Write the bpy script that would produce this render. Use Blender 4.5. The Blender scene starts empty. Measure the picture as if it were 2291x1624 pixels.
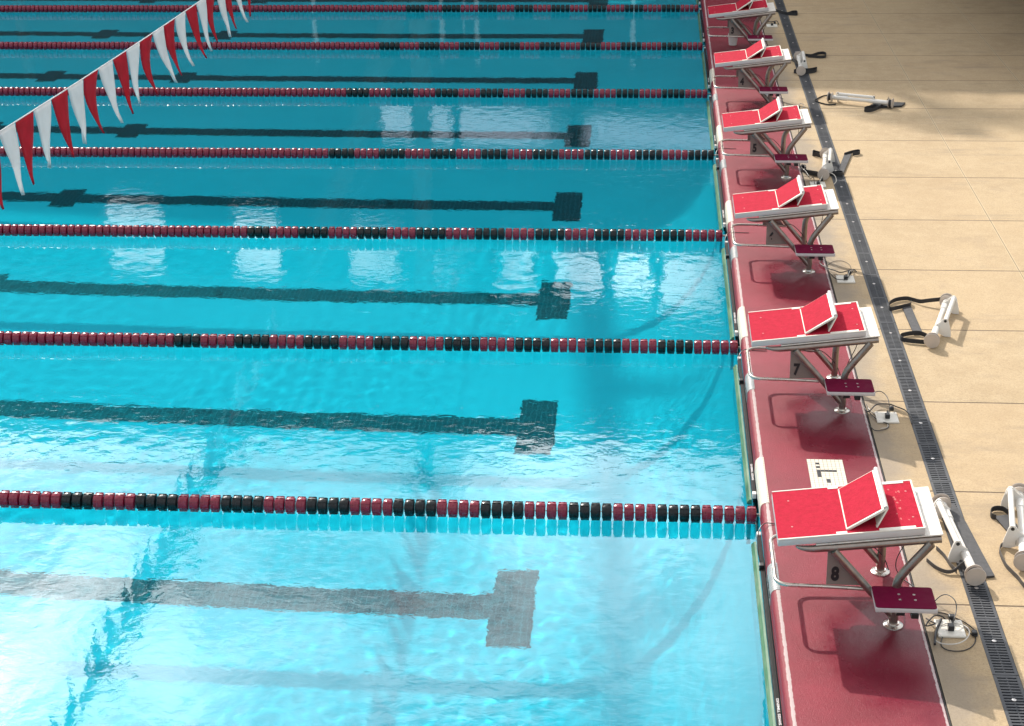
import bpy, bmesh, math, random
import numpy as np
from mathutils import Vector, Matrix

S = bpy.context.scene
COL = S.collection
R = math.radians
random.seed(7)

# ------------------------------------------------------------------ camera
F_, PITCH, YAW, ROLL = 3743.18, 0.4016, -0.08882, -0.01869
CAM = Vector((-0.92772, -9.56681, 5.1204))
cam = bpy.data.cameras.new('camera')
cam_o = bpy.data.objects.new('camera', cam)
COL.objects.link(cam_o)
cp, sp, cw, sw = math.cos(PITCH), math.sin(PITCH), math.cos(YAW), math.sin(YAW)
fw = Vector((sw * cp, cw * cp, -sp)); rt = Vector((cw, -sw, 0)); up = rt.cross(fw)
rt2 = rt * math.cos(ROLL) + up * math.sin(ROLL)
up2 = up * math.cos(ROLL) - rt * math.sin(ROLL)
M = Matrix((rt2, up2, -fw)).transposed().to_4x4(); M.translation = CAM
cam_o.matrix_world = M
cam.sensor_width = 36; cam.lens = 36 * F_ / 2291
cam.clip_start = 0.1; cam.clip_end = 3000
S.camera = cam_o

# ------------------------------------------------------------------ light
SUN_DIR = Vector((-0.375, 0.737, 0.562)).normalized()      # towards the sun
SUN_EL = math.asin(SUN_DIR.z)
SUN_AZ = math.atan2(SUN_DIR.x, SUN_DIR.y)                   # clockwise from +y
sun = bpy.data.lights.new('sun', 'SUN')
sun.energy = 4.0; sun.angle = R(0.55); sun.color = (1.0, 0.93, 0.82)
sun.cycles.is_caustics_light = True
sun_o = bpy.data.objects.new('sun', sun); COL.objects.link(sun_o)
sun_o.rotation_euler = SUN_DIR.to_track_quat('Z', 'Y').to_euler()

world = bpy.data.worlds.new('World'); S.world = world; world.use_nodes = True
nt = world.node_tree; N = nt.nodes; LK = nt.links; N.clear()
wo = N.new('ShaderNodeOutputWorld'); bg = N.new('ShaderNodeBackground')
sky = N.new('ShaderNodeTexSky'); sky.sky_type = 'NISHITA'; sky.sun_disc = False
sky.sun_elevation = SUN_EL; sky.sun_rotation = SUN_AZ
bg.inputs[1].default_value = 0.1
LK.new(bg.outputs[0], wo.inputs[0])
tc = N.new('ShaderNodeTexCoord')
def wmath(op, a, b=None, c=None, clamp=False):
    n = N.new('ShaderNodeMath'); n.operation = op; n.use_clamp = clamp
    for i, v in enumerate((a, b, c)):
        if v is None: continue
        if isinstance(v, (int, float)): n.inputs[i].default_value = v
        else: LK.new(v, n.inputs[i])
    return n.outputs[0]
def wnoise(scale, det, rough, sc=(1, 1, 1), loc=(0, 0, 0)):
    mp = N.new('ShaderNodeMapping'); mp.inputs['Scale'].default_value = sc; mp.inputs['Location'].default_value = loc
    LK.new(tc.outputs['Generated'], mp.inputs[0])
    n = N.new('ShaderNodeTexNoise'); n.inputs['Scale'].default_value = scale
    n.inputs['Detail'].default_value = det; n.inputs['Roughness'].default_value = rough
    LK.new(mp.outputs[0], n.inputs[0]); return n.outputs[0]
CLOUD = wnoise(4.2, 6, 0.55, (1, 1, 2.0), (3.1, 1.7, 0.4))
mr = N.new('ShaderNodeMapRange'); mr.interpolation_type = 'SMOOTHSTEP'
LK.new(CLOUD, mr.inputs[0]); mr.inputs[1].default_value = 0.26; mr.inputs[2].default_value = 0.46
# brighter towards the sun: forward scattering in the cloud
vd = N.new('ShaderNodeVectorMath'); vd.operation = 'DOT_PRODUCT'
LK.new(tc.outputs['Generated'], vd.inputs[0]); vd.inputs[1].default_value = SUN_DIR
dot = wmath('MAXIMUM', vd.outputs['Value'], 0.0)
vb = N.new('ShaderNodeVectorMath'); vb.operation = 'DOT_PRODUCT'      # a bright bank of cloud low in front of the sun
LK.new(tc.outputs['Generated'], vb.inputs[0]); vb.inputs[1].default_value = (-.155 * .891, .988 * .891, .454)
bank = wmath('POWER', wmath('MAXIMUM', vb.outputs['Value'], 0.0), 20.0)
glow = wmath('MULTIPLY_ADD', bank, 12.0, 8.6)
vc = N.new('ShaderNodeVectorMath'); vc.operation = 'DOT_PRODUCT'
LK.new(tc.outputs['Generated'], vc.inputs[0]); vc.inputs[1].default_value = (-.035 * .88, .999 * .88, .475)
glow = wmath('MULTIPLY_ADD', wmath('POWER', wmath('MAXIMUM', vc.outputs['Value'], 0.0), 60.0), 22.0, glow)
glow = wmath('MULTIPLY_ADD', wmath('POWER', dot, 90.0), 110.0, glow)
mod = wnoise(9.0, 8, .62, (1, 1, 1.8), (.3, 4.2, 1.1))
glow = wmath('MULTIPLY', glow, wmath('MAXIMUM', wmath('MULTIPLY_ADD', mod, 4.2, -1.15), .3))
cl = N.new('ShaderNodeVectorMath'); cl.operation = 'SCALE'; cl.inputs[0].default_value = (.955, .975, 1.0)
LK.new(glow, cl.inputs['Scale'])
mx = N.new('ShaderNodeMix'); mx.data_type = 'RGBA'
wx = N.new('ShaderNodeSeparateXYZ'); LK.new(tc.outputs['Generated'], wx.inputs[0])
mz = N.new('ShaderNodeMapRange'); mz.interpolation_type = 'SMOOTHSTEP'; LK.new(wx.outputs[2], mz.inputs[0]); mz.inputs[1].default_value = .268; mz.inputs[2].default_value = .31
LK.new(wmath('MULTIPLY', mr.outputs[0], mz.outputs[0]), mx.inputs[0]); LK.new(sky.outputs[0], mx.inputs[6]); LK.new(cl.outputs[0], mx.inputs[7])
LK.new(mx.outputs[2], bg.inputs[0])

S.view_settings.view_transform = 'Standard'; S.view_settings.look = 'None'
S.view_settings.exposure = 0.31; S.view_settings.gamma = 1.0
S.cycles.use_denoising = True
S.cycles.max_bounces = 10; S.cycles.transmission_bounces = 8; S.cycles.glossy_bounces = 4
S.cycles.diffuse_bounces = 3; S.cycles.sample_clamp_indirect = 8

# ------------------------------------------------------------------ helpers
HD = 0.21                     # deck height over the water
DEPTH = 3.08
def tag(o, label=None, cat=None, group=None, kind=None):
    if label: o['label'] = label
    if cat: o['category'] = cat
    if group: o['group'] = group
    if kind: o['kind'] = kind
    return o
def link(name, me, mat=None, parent=None, smooth=False):
    o = bpy.data.objects.new(name, me); COL.objects.link(o)
    if mat is not None: me.materials.append(mat)
    if parent is not None: o.parent = parent
    if smooth is True: me.shade_smooth()
    elif smooth: me.set_sharp_from_angle(angle=R(smooth)) if False else smooth_angle(me, smooth)
    return o
def smooth_angle(me, deg):
    me.shade_smooth(); me.set_sharp_from_angle(angle=R(deg))
def empty(name, loc=(0, 0, 0), rz=0):
    o = bpy.data.objects.new(name, None); COL.objects.link(o); o.location = loc; o.rotation_euler = (0, 0, rz)
    o.empty_display_size = 0.1; return o
def newbm(): return bmesh.new()
def fin(bm, name='m'):
    me = bpy.data.meshes.new(name); bmesh.ops.recalc_face_normals(bm, faces=bm.faces[:]); bm.to_mesh(me); bm.free(); return me
def box(bm, x0, x1, y0, y1, z0, z1, bev=0.0, f=None):
    r = bmesh.ops.create_cube(bm, size=1.0)['verts']
    for v in r:
        v.co = Vector((x0 + (v.co.x + .5) * (x1 - x0), y0 + (v.co.y + .5) * (y1 - y0), z0 + (v.co.z + .5) * (z1 - z0)))
    if bev:
        ed = list({e for v in r for e in v.link_edges})
        g = bmesh.ops.bevel(bm, geom=ed, offset=bev, segments=2, affect='EDGES', profile=.5)
        r = list({v for fc in g['faces'] for v in fc.verts} | {v for v in r if v.is_valid})
    if f:
        for v in r: v.co = Vector(f(*v.co))
    return r
def prism(bm, pts, axis, a, b):
    """polygon pts (u,v) extruded along axis from a to b"""
    def P(u, v, t):
        return {'x': (t, u, v), 'y': (u, t, v), 'z': (u, v, t)}[axis]
    A = [bm.verts.new(P(u, v, a)) for u, v in pts]; B = [bm.verts.new(P(u, v, b)) for u, v in pts]
    n = len(pts); bm.faces.new(A); bm.faces.new(B[::-1])
    for i in range(n): bm.faces.new((A[i], A[(i + 1) % n], B[(i + 1) % n], B[i]))
def smoothpath(pts, n=6):
    P = [Vector(p) for p in pts]; out = []
    for i in range(len(P) - 1):
        p0 = P[max(i - 1, 0)]; p1 = P[i]; p2 = P[i + 1]; p3 = P[min(i + 2, len(P) - 1)]
        for k in range(n):
            t = k / n
            out.append(.5 * ((2 * p1) + (p2 - p0) * t + (2 * p0 - 5 * p1 + 4 * p2 - p3) * t * t + (3 * p1 - p0 - 3 * p2 + p3) * t ** 3))
    out.append(P[-1]); return out
def tube(bm, pts, r, seg=12, cap=True):
    P = [Vector(p) for p in pts]; rings = []; nrm = None
    for i, p in enumerate(P):
        t = ((P[min(i + 1, len(P) - 1)] - P[max(i - 1, 0)])).normalized()
        if nrm is None:
            a = Vector((0, 0, 1)) if abs(t.z) < .9 else Vector((1, 0, 0))
            nrm = t.cross(a).normalized()
        else:
            nrm = (nrm - t * nrm.dot(t)).normalized()
        b = t.cross(nrm); rr = r[i] if isinstance(r, (list, tuple)) else r
        rings.append([bm.verts.new(p + (nrm * math.cos(k * 2 * math.pi / seg) + b * math.sin(k * 2 * math.pi / seg)) * rr) for k in range(seg)])
    for i in range(len(rings) - 1):
        for k in range(seg):
            bm.faces.new((rings[i][k], rings[i][(k + 1) % seg], rings[i + 1][(k + 1) % seg], rings[i + 1][k]))
    if cap: bm.faces.new(rings[0][::-1]); bm.faces.new(rings[-1])
def lathe(bm, prof, axis='x', seg=20, c=(0, 0, 0)):
    """prof: list of (a, r) along the axis"""
    rings = []
    for a, r in prof:
        ring = []
        for k in range(seg):
            u, v = r * math.cos(k * 2 * math.pi / seg), r * math.sin(k * 2 * math.pi / seg)
            q = {'x': (a, u, v), 'y': (u, a, v), 'z': (u, v, a)}[axis]
            ring.append(bm.verts.new((q[0] + c[0], q[1] + c[1], q[2] + c[2])))
        rings.append(ring)
    for i in range(len(rings) - 1):
        for k in range(seg):
            bm.faces.new((rings[i][k], rings[i][(k + 1) % seg], rings[i + 1][(k + 1) % seg], rings[i + 1][k]))
    bm.faces.new(rings[0][::-1]); bm.faces.new(rings[-1])
def text_mesh(txt, size, depth=0.0008, bold=0.0):
    cu = bpy.data.curves.new('t', 'FONT'); cu.body = txt; cu.size = size; cu.extrude = depth; cu.offset = bold
    cu.align_x = 'CENTER'; cu.align_y = 'CENTER'
    o = bpy.data.objects.new('t', cu); COL.objects.link(o)
    bpy.context.view_layer.update()
    me = bpy.data.meshes.new_from_object(o.evaluated_get(bpy.context.evaluated_depsgraph_get()))
    bpy.data.objects.remove(o); return me
def copy_tree(o, parent=None):
    c = o.copy(); COL.objects.link(c)
    if parent is not None: c.parent = parent
    for ch in list(o.children): copy_tree(ch, c)
    return c

# ------------------------------------------------------------------ materials
class Mat:
    def __init__(s, name, base=(.5, .5, .5), rough=.5, metal=0.0, spec=.5, coat=0.0):
        s.m = bpy.data.materials.new(name); s.m.use_nodes = True
        s.nt = s.m.node_tree; s.n = s.nt.nodes; s.b = s.n['Principled BSDF']
        s.set('Base Color', (*base, 1)); s.set('Roughness', rough); s.set('Metallic', metal)
        s.set('Specular IOR Level', spec)
        if coat: s.set('Coat Weight', coat); s.set('Coat Roughness', .08)
    def set(s, k, v): s.b.inputs[k].default_value = v
    def node(s, t, **kw):
        n = s.n.new(t)
        for k, v in kw.items(): setattr(n, k, v)
        return n
    def L(s, a, b): s.nt.links.new(a, b)
    def coord(s, world=False):
        if world: return s.node('ShaderNodeNewGeometry').outputs['Position']
        return s.node('ShaderNodeTexCoord').outputs['Object']
    def noise(s, scale, det=4, rough=.55, src=None, sc=None):
        n = s.node('ShaderNodeTexNoise'); n.inputs['Scale'].default_value = scale
        n.inputs['Detail'].default_value = det; n.inputs['Roughness'].default_value = rough
        src = src or s.coord(True)
        if sc:
            mp = s.node('ShaderNodeMapping'); mp.inputs['Scale'].default_value = sc; s.L(src, mp.inputs[0]); src = mp.outputs[0]
        s.L(src, n.inputs[0]); return n.outputs[0]
    def ramp(s, fac, stops, interp='LINEAR'):
        r = s.node('ShaderNodeValToRGB'); r.color_ramp.interpolation = interp
        e = r.color_ramp.elements
        while len(e) < len(stops): e.new(.5)
        for i, (p, c) in enumerate(stops):
            e[i].position = p; e[i].color = (*c, 1) if len(c) == 3 else c
        s.L(fac, r.inputs[0]); return r.outputs[0]
    def math(s, op, a, b=None, c=None, clamp=False):
        n = s.node('ShaderNodeMath', operation=op, use_clamp=clamp)
        for i, v in enumerate((a, b, c)):
            if v is None: continue
            if isinstance(v, (int, float)): n.inputs[i].default_value = v
            else: s.L(v, n.inputs[i])
        return n.outputs[0]
    def mix(s, fac, a, b, blend='MIX'):
        n = s.node('ShaderNodeMix', data_type='RGBA', blend_type=blend)
        for i, v in ((0, fac), (6, a), (7, b)):
            if isinstance(v, (int, float)): n.inputs[i].default_value = v
            elif isinstance(v, tuple): n.inputs[i].default_value = (*v, 1)
            else: s.L(v, n.inputs[i])
        return n.outputs[2]
    def step(s, v, a, b):
        n = s.node('ShaderNodeMapRange', interpolation_type='SMOOTHSTEP'); s.L(v, n.inputs[0])
        n.inputs[1].default_value = a; n.inputs[2].default_value = b; return n.outputs[0]
    def xyz(s, src=None):
        n = s.node('ShaderNodeSeparateXYZ'); s.L(src or s.coord(True), n.inputs[0]); return n.outputs
    def bump(s, h, strength=.3, dist=.01):
        n = s.node('ShaderNodeBump'); n.inputs['Strength'].default_value = strength; n.inputs['Distance'].default_value = dist
        s.L(h, n.inputs['Height']); s.L(n.outputs[0], s.b.inputs['Normal'])
    def base(s, c): s.L(c, s.b.inputs['Base Color'])
    def rough(s, c): s.L(c, s.b.inputs['Roughness'])

def simple(name, base, rough=.5, metal=0., var=.12, scale=14, bump=0, bscale=200, spec=.5, coat=0.):
    M_ = Mat(name, base, rough, metal, spec, coat)
    co = M_.coord()
    nz = M_.noise(scale, 4, .6, co)
    dk = tuple(c * (1 - var) for c in base); lt = tuple(min(1, c * (1 + var)) for c in base)
    M_.base(M_.ramp(nz, [(.3, dk), (.7, lt)]))
    M_.rough(M_.ramp(M_.noise(scale * 2.3, 3, .6, co), [(.3, (max(.02, rough - .08),) * 3), (.7, (min(1, rough + .08),) * 3)]))
    if bump: M_.bump(M_.noise(bscale, 2, .6, co), bump, .002)
    return M_.m

m_float_red = simple('float_red', (.23, .007, .032), .3, coat=.2)
m_float_black = simple('float_black', (.006, .009, .011), .34, spec=.35, coat=.12)
m_cable = simple('steel_cable', (.35, .34, .32), .4, .8)
m_rubber = simple('black_rubber', (.012, .012, .014), .45)
m_plastic_white = simple('white_plastic', (.78, .75, .70), .38, var=.05)
m_disc = simple('beige_disc_plastic', (.52, .45, .39), .5, var=.06)
m_grcoll = simple('grey_plastic', (.30, .28, .27), .5)
m_steel = simple('satin_steel', (.33, .28, .245), .34, .9, var=.15, scale=20)
m_steel_bright = simple('bright_steel', (.75, .70, .64), .22, .9, var=.06)
m_wornscrew = simple('painted_screw', (.62, .22, .22), .5)
m_loop = simple('loop_steel', (.58, .52, .46), .3, .9, var=.2, scale=12)
m_white_shell = simple('white_fibreglass', (.56, .53, .52), .36, var=.04, scale=8)
m_edge = simple('cream_edge', (.80, .75, .66), .45, var=.05)
m_plate = simple('number_plate_grey', (.24, .185, .16), .45, .15, var=.06)
m_digit = simple('digit_black', (.012, .011, .012), .5)
m_strap = simple('black_webbing', (.022, .023, .027), .6, bump=.4, bscale=900)
m_strap_grey = simple('worn_webbing', (.085, .08, .08), .65, bump=.4, bscale=700)
m_padgrey = simple('wedge_pad_grey', (.055, .053, .056), .6, var=.25, scale=22, bump=.4, bscale=300)
m_step = simple('step_maroon', (.14, .001, .030), .6, spec=.15, var=.12, scale=9)
m_screw = simple('screw_head', (.62, .58, .56), .3, .7)
m_box = simple('outlet_plate', (.74, .70, .62), .4, var=.06, scale=20)
m_plug = simple('black_plug', (.015, .015, .017), .4)
m_wire_b = simple('black_wire', (.016, .016, .018), .4)
m_wire_w = simple('white_wire', (.62, .58, .52), .4)
m_pool_face = simple('touchpad_face', (.30, .62, .66), .35)
m_padtop = simple('touchpad_black_bar', (.010, .011, .012), .6, spec=.2)
m_green = Mat('algae_green_edge', (.16, .36, .22), .35)
m_green.base(m_green.ramp(m_green.noise(9, 5, .6, None, (1, .35, 1)), [(.32, (.030, .10, .055)), (.5, (.07, .19, .10)), (.68, (.17, .25, .16))])); m_green = m_green.m
m_text = simple('white_lettering', (.75, .75, .75), .5)
m_flag_r = Mat('pennant_red', (.52, .012, .03), .55); m_flag_w = Mat('pennant_white', (.72, .72, .74), .5)
for fm, c0, c1 in ((m_flag_r, (.50, .008, .028), (.62, .012, .04)), (m_flag_w, (.78, .78, .79), (.86, .86, .87))):
    fm.base(fm.ramp(fm.noise(9, 3, .6, fm.coord(True)), [(.3, c0), (.7, c1)])); 
    tr = fm.node('ShaderNodeBsdfTranslucent'); ms = fm.node('ShaderNodeMixShader'); ms.inputs[0].default_value = .42
    fm.L(fm.b.inputs['Base Color'].links[0].from_socket, tr.inputs[0]); fm.L(fm.b.outputs[0], ms.inputs[1]); fm.L(tr.outputs[0], ms.inputs[2])
    fm.L(ms.outputs[0], fm.n['Material Output'].inputs[0])
m_flag_r = m_flag_r.m; m_flag_w = m_flag_w.m

# red non-slip platform surface
def m_tread():
    a = Mat('red_grip_surface', (.60, .02, .05), .85, 0, .1)
    w = a.coord(True)
    n1 = a.noise(28, 6, .65, w); n2 = a.noise(420, 2, .6, w)
    c = a.ramp(n1, [(.25, (.28, .002, .020)), (.5, (.38, .004, .030)), (.75, (.44, .009, .042))])
    c = a.mix(a.step(n2, .35, .7), c, a.mix(.25, c, (.85, .12, .12)))
    sp = a.noise(60, 1, .5, w)
    c = a.mix(a.step(sp, .80, .84), c, (.62, .18, .18))
    a.base(c); a.bump(n2, .5, .002); return a.m
m_tread = m_tread()
def m_basebd():
    a = Mat('worn_white_board', (.72, .67, .60), .5)
    w = a.coord(True)
    c = a.ramp(a.noise(30, 6, .7, w), [(.3, (.55, .50, .44)), (.5, (.74, .69, .63)), (.8, (.80, .76, .70))])
    c = a.mix(a.step(a.noise(90, 3, .7, w, (1, 1, 1)), .66, .72), c, (.36, .32, .27)); a.base(c); return a.m
m_basebd = m_basebd()

def mat_deck():
    a = Mat('sand_finish_concrete', (.5, .38, .24), .8)
    w = a.coord(True); X, Y, Z = a.xyz(w)
    big = a.noise(.9, 5, .6, w); mid = a.noise(7, 5, .65, w); fine = a.noise(75, 4, .75, w); gr = a.noise(260, 3, .8, w)
    c = a.ramp(big, [(.3, (.415, .300, .172)), (.7, (.51, .378, .222))])
    c = a.mix(a.step(mid, .35, .75), c, a.mix(.6, c, (.55, .42, .26)))
    c = a.mix(a.step(fine, .42, .68), c, a.mix(.46, c, (.24, .165, .095)))
    c = a.mix(a.step(gr, .5, .8), c, a.mix(.45, c, (.80, .70, .54)))
    # per-bay tone
    fl = a.math('FLOOR', a.math('DIVIDE', a.math('ADD', Y, 1.371), 1.3715))
    wn = a.node('ShaderNodeTexWhiteNoise', noise_dimensions='2D')
    cb = a.node('ShaderNodeCombineXYZ'); a.L(fl, cb.inputs[0]); a.L(a.math('GREATER_THAN', X, 2.195), cb.inputs[1]); a.L(cb.outputs[0], wn.inputs[0])
    c = a.mix(a.math('MULTIPLY', wn.outputs[0], .22), c, (.50, .34, .19))
    # dirt streaks
    st = a.noise(2.2, 6, .65, w, (.55, 2.2, 1))
    c = a.mix(a.math('MULTIPLY', a.step(st, .52, .74), .42), c, (.24, .19, .14))
    s2 = a.noise(1.1, 8, .72, w, (1, 1, 1)); c = a.mix(a.math('MULTIPLY', a.step(s2, .56, .66), .22), c, (.30, .22, .15))
    s3 = a.noise(34, 2, .5, w); c = a.mix(a.math('MULTIPLY', a.step(s3, .76, .80), .6), c, (.12, .08, .05))
    # damp margin along the red coping
    d = a.math('ADD', X, a.math('MULTIPLY', a.math('SUBTRACT', a.noise(3.2, 4, .6, w), .5), .42))
    wet = a.math('SUBTRACT', 1.0, a.step(d, .62, .86))
    c = a.mix(a.math('MULTIPLY', wet, .62), c, (.20, .165, .13))
    # joints
    jy = a.math('ABSOLUTE', a.math('SUBTRACT', a.math('FRACT', a.math('DIVIDE', a.math('ADD', Y, 1.3715 * 20.5), 1.3715)), .5))
    wob = a.math('MULTIPLY', a.math('SUBTRACT', a.noise(9, 3, .6, w), .5), .004)
    jl = a.math('SUBTRACT', 1.0, a.step(a.math('ADD', jy, wob), .0034, .0070))
    jx = a.math('ABSOLUTE', a.math('SUBTRACT', X, 2.195))
    jl2 = a.math('SUBTRACT', 1.0, a.step(a.math('ADD', jx, wob), .004, .009))
    jx3 = a.math('ABSOLUTE', a.math('SUBTRACT', X, 3.50)); jx = a.math('MINIMUM', jx, jx3)
    pale = a.math('SUBTRACT', 1.0, a.step(a.math('ADD', jx, wob), .008, .016))
    c = a.mix(a.math('MULTIPLY', pale, .55), c, (.60, .48, .31))
    jl2 = a.math('MULTIPLY', a.math('SUBTRACT', 1.0, a.step(a.math('ADD', jx, wob), .002, .005)), .6)
    jj = a.math('MAXIMUM', a.math('MULTIPLY', jl, .85), jl2)
    c = a.mix(jj, c, (.07, .045, .028)); a.base(c)
    a.rough(a.math('SUBTRACT', .85, a.math('MULTIPLY', wet, .3)))
    h = a.math('ADD', a.math('MULTIPLY', fine, 1.0), a.math('MULTIPLY', gr, .5))
    h = a.math('SUBTRACT', h, a.math('MULTIPLY', jj, 2.5)); a.bump(h, .55, .006)
    return a.m
def mat_coping():
    a = Mat('red_painted_coping', (.30, .03, .045), .45, 0, .32)
    w = a.coord(True); X, Y, Z = a.xyz(w)
    n = a.noise(3, 5, .6, w); f = a.noise(170, 3, .75, w); g = a.noise(60, 3, .7, w)
    c = a.ramp(n, [(.3, (.170, .005, .017)), (.7, (.240, .011, .030))])
    c = a.mix(a.step(f, .5, .78), c, a.mix(.20, c, (.50, .14, .17)))
    # wet pools around the posts
    yy = a.math('SUBTRACT', a.math('FRACT', a.math('DIVIDE', a.math('ADD', Y, 2.82 * 4 + 1.32 + 1.41), 2.82)), .5)
    yy = a.math('MULTIPLY', yy, 2.82)      # 0 at block centre
    dx = a.math('DIVIDE', a.math('SUBTRACT', X, .42), .42)
    dy = a.math('DIVIDE', a.math('ADD', yy, .52), .72)
    dd = a.math('SQRT', a.math('ADD', a.math('MULTIPLY', dx, dx), a.math('MULTIPLY', dy, dy)))
    dd = a.math('ADD', dd, a.math('MULTIPLY', a.math('SUBTRACT', a.noise(4.5, 5, .65, w), .5), .9))
    wet = a.math('SUBTRACT', 1.0, a.step(dd, .45, 1.25))
    c = a.mix(a.math('MULTIPLY', wet, .55), c, (.085, .006, .018))
    # worn white line on both edges
    wn = a.math('MULTIPLY', a.math('SUBTRACT', a.noise(22, 4, .7, w), .5), .018)
    l1 = a.math('SUBTRACT', 1.0, a.step(a.math('ADD', a.math('ABSOLUTE', a.math('ADD', X, .180)), wn), .0075, .0115))
    l2 = a.math('SUBTRACT', 1.0, a.step(a.math('ADD', a.math('ABSOLUTE', a.math('SUBTRACT', X, .571)), wn), .0055, .0085))
    ln = a.math('MAXIMUM', l1, l2)
    c = a.mix(a.math('MULTIPLY', ln, .8), c, (.52, .44, .43)); a.base(c)
    r = a.math('SUBTRACT', .52, a.math('MULTIPLY', wet, .36)); a.rough(a.math('MULTIPLY_ADD', g, .12, a.math('SUBTRACT', r, .05)))
    h = a.math('ADD', f, a.math('MULTIPLY', g, .8)); 
    h = a.math('MULTIPLY', h, a.math('SUBTRACT', 1.0, a.math('MULTIPLY', wet, .55))); a.bump(h, .5, .005)
    return a.m
def mat_basin():
    a = Mat('pool_plaster', (.78, .84, .84), .8)
    w = a.coord(True)
    c = a.ramp(a.noise(.8, 5, .6, w), [(.3, (.50, .74, .78)), (.7, (.58, .80, .83))])
    a.base(c); return a.m
def mat_tile():
    a = Mat('black_lane_tiles', (.03, .05, .06), .5)
    w = a.coord(True)
    br = a.node('ShaderNodeTexBrick'); a.L(w, br.inputs[0]); br.offset = 0.0
    br.inputs['Scale'].default_value = 1; br.inputs['Brick Width'].default_value = .05; br.inputs['Row Height'].default_value = .05
    br.inputs['Mortar Size'].default_value = .0035
    br.inputs['Color1'].default_value = (.020, .034, .045, 1); br.inputs['Color2'].default_value = (.036, .052, .06, 1)
    br.inputs['Mortar'].default_value = (.13, .15, .16, 1); a.base(br.outputs[0]); return a.m

# ------------------------------------------------------------------ water
def mat_water():
    m = bpy.data.materials.new('pool_water'); m.use_nodes = True
    t = m.node_tree; n = t.nodes; n.clear()
    o = n.new('ShaderNodeOutputMaterial')
    g = n.new('ShaderNodeBsdfPrincipled'); g.inputs['Base Color'].default_value = (.012, .59, .76, 1)
    g.inputs['IOR'].default_value = 1.333; g.inputs['Roughness'].default_value = 0.0; g.inputs['Transmission Weight'].default_value = 1
    geo = n.new('ShaderNodeNewGeometry')
    mp = n.new('ShaderNodeMapping'); mp.inputs['Scale'].default_value = (1.0, 1.5, 1); mp.inputs['Rotation'].default_value = (0, 0, .5)
    t.links.new(geo.outputs['Position'], mp.inputs[0])
    nz = n.new('ShaderNodeTexNoise'); nz.inputs['Scale'].default_value = 11; nz.inputs['Detail'].default_value = 3; nz.inputs['Roughness'].default_value = .5
    nz.inputs['Distortion'].default_value = .6
    t.links.new(mp.outputs[0], nz.inputs[0])
    bp = n.new('ShaderNodeBump'); bp.inputs['Strength'].default_value = 1.0; bp.inputs['Distance'].default_value = .0007
    t.links.new(nz.outputs[0], bp.inputs['Height']); t.links.new(bp.outputs[0], g.inputs['Normal'])
    t.links.new(g.outputs[0], o.inputs[0])
    return m
def ripples(x, y):
    z = np.zeros_like(x)
    rs = np.random.RandomState(5)
    for i in range(52):
        lam = 0.075 * (3.6 ** rs.rand()); th = rs.uniform(0, 3.1416)
        k = 2 * np.pi / lam; slope = 0.0014
        z += slope / k * np.sin(k * (x * np.cos(th) + y * np.sin(th)) + rs.rand() * 6.28)
    # rougher areas and calmer areas
    mod = .75 + .35 * np.sin(x * .55 + y * .35 + 1) * np.sin(y * .42 - x * .2 + .5) + .25 * np.sin(x * 1.3 - y * .9 + 2)
    mod = np.clip(mod + .9 * np.exp(-((x + 7) ** 2 + (y + 1.5) ** 2) / 9), .25, 2)
    z *= mod
    for i in range(9):
        lam = 1.0 + 1.6 * rs.rand(); th = rs.normal(.7, 1.0); k = 2 * np.pi / lam
        z += .0007 / k * np.sin(k * (x * np.cos(th) + y * np.sin(th)) + rs.rand() * 6.28)
    return z
def build_water():
    xs = np.concatenate([np.arange(-24, -12, .5), np.arange(-12, -6.5, .05), np.arange(-6.5, -.2001, .027), [-.2]])
    ys = np.concatenate([np.arange(-8, -5, .25), np.arange(-5, 6, .027), np.arange(6, 8, .04), np.arange(8, 22, .06), np.arange(22, 27.6, .4)])
    X, Y = np.meshgrid(xs, ys); Z = ripples(X, Y)
    nx, ny = len(xs), len(ys)
    co = np.stack([X, Y, Z], -1).reshape(-1, 3).astype(np.float32)
    i = np.arange((ny - 1) * (nx - 1)); r = i // (nx - 1); c = i % (nx - 1); a = r * nx + c
    f = np.stack([a, a + 1, a + nx + 1, a + nx], -1).astype(np.int32)
    me = bpy.data.meshes.new('water'); me.vertices.add(len(co)); me.vertices.foreach_set('co', co.ravel())
    me.loops.add(f.size); me.loops.foreach_set('vertex_index', f.ravel()); me.polygons.add(len(f))
    me.polygons.foreach_set('loop_start', np.arange(0, f.size, 4, dtype=np.int32)); me.update(calc_edges=True)
    o = link('water', me, mat_water(), smooth=True); tag(o, kind='structure')
    o.cycles.is_caustics_caster = True
    return o
build_water()

# ------------------------------------------------------------------ basin, floor lines
WALLX = -.20
def recv(o): o.cycles.is_caustics_receiver = True; return o
def build_basin():
    prof = [(WALLX, .04), (WALLX, -.9)]
    ax, az = 1.35, DEPTH - 1.0
    for i in range(25):
        t = i / 24 * math.pi / 2
        prof.append((WALLX - ax * (1 - math.cos(t)), -(DEPTH - az) - az * math.sin(t)))
    prof += [(-24, -DEPTH), (-24, .04)]
    bm = newbm(); ys = [-8, 27.4]
    rows = [[bm.verts.new((x, y, z)) for x, z in prof] for y in ys]
    for i in range(len(prof) - 1): bm.faces.new((rows[0][i], rows[0][i + 1], rows[1][i + 1], rows[1][i]))
    for rw in rows: bm.faces.new(rw)
    me = fin(bm); o = link('pool_basin', me, mat_basin(), smooth=False); smooth_angle(me, 30); recv(o)
    return tag(o, kind='structure')
build_basin()
m_tile = mat_tile()
LW = 2.743
def quad(bm, x0, x1, y0, y1, z): bm.faces.new([bm.verts.new(p) for p in ((x0, y0, z), (x1, y0, z), (x1, y1, z), (x0, y1, z))])
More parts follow.
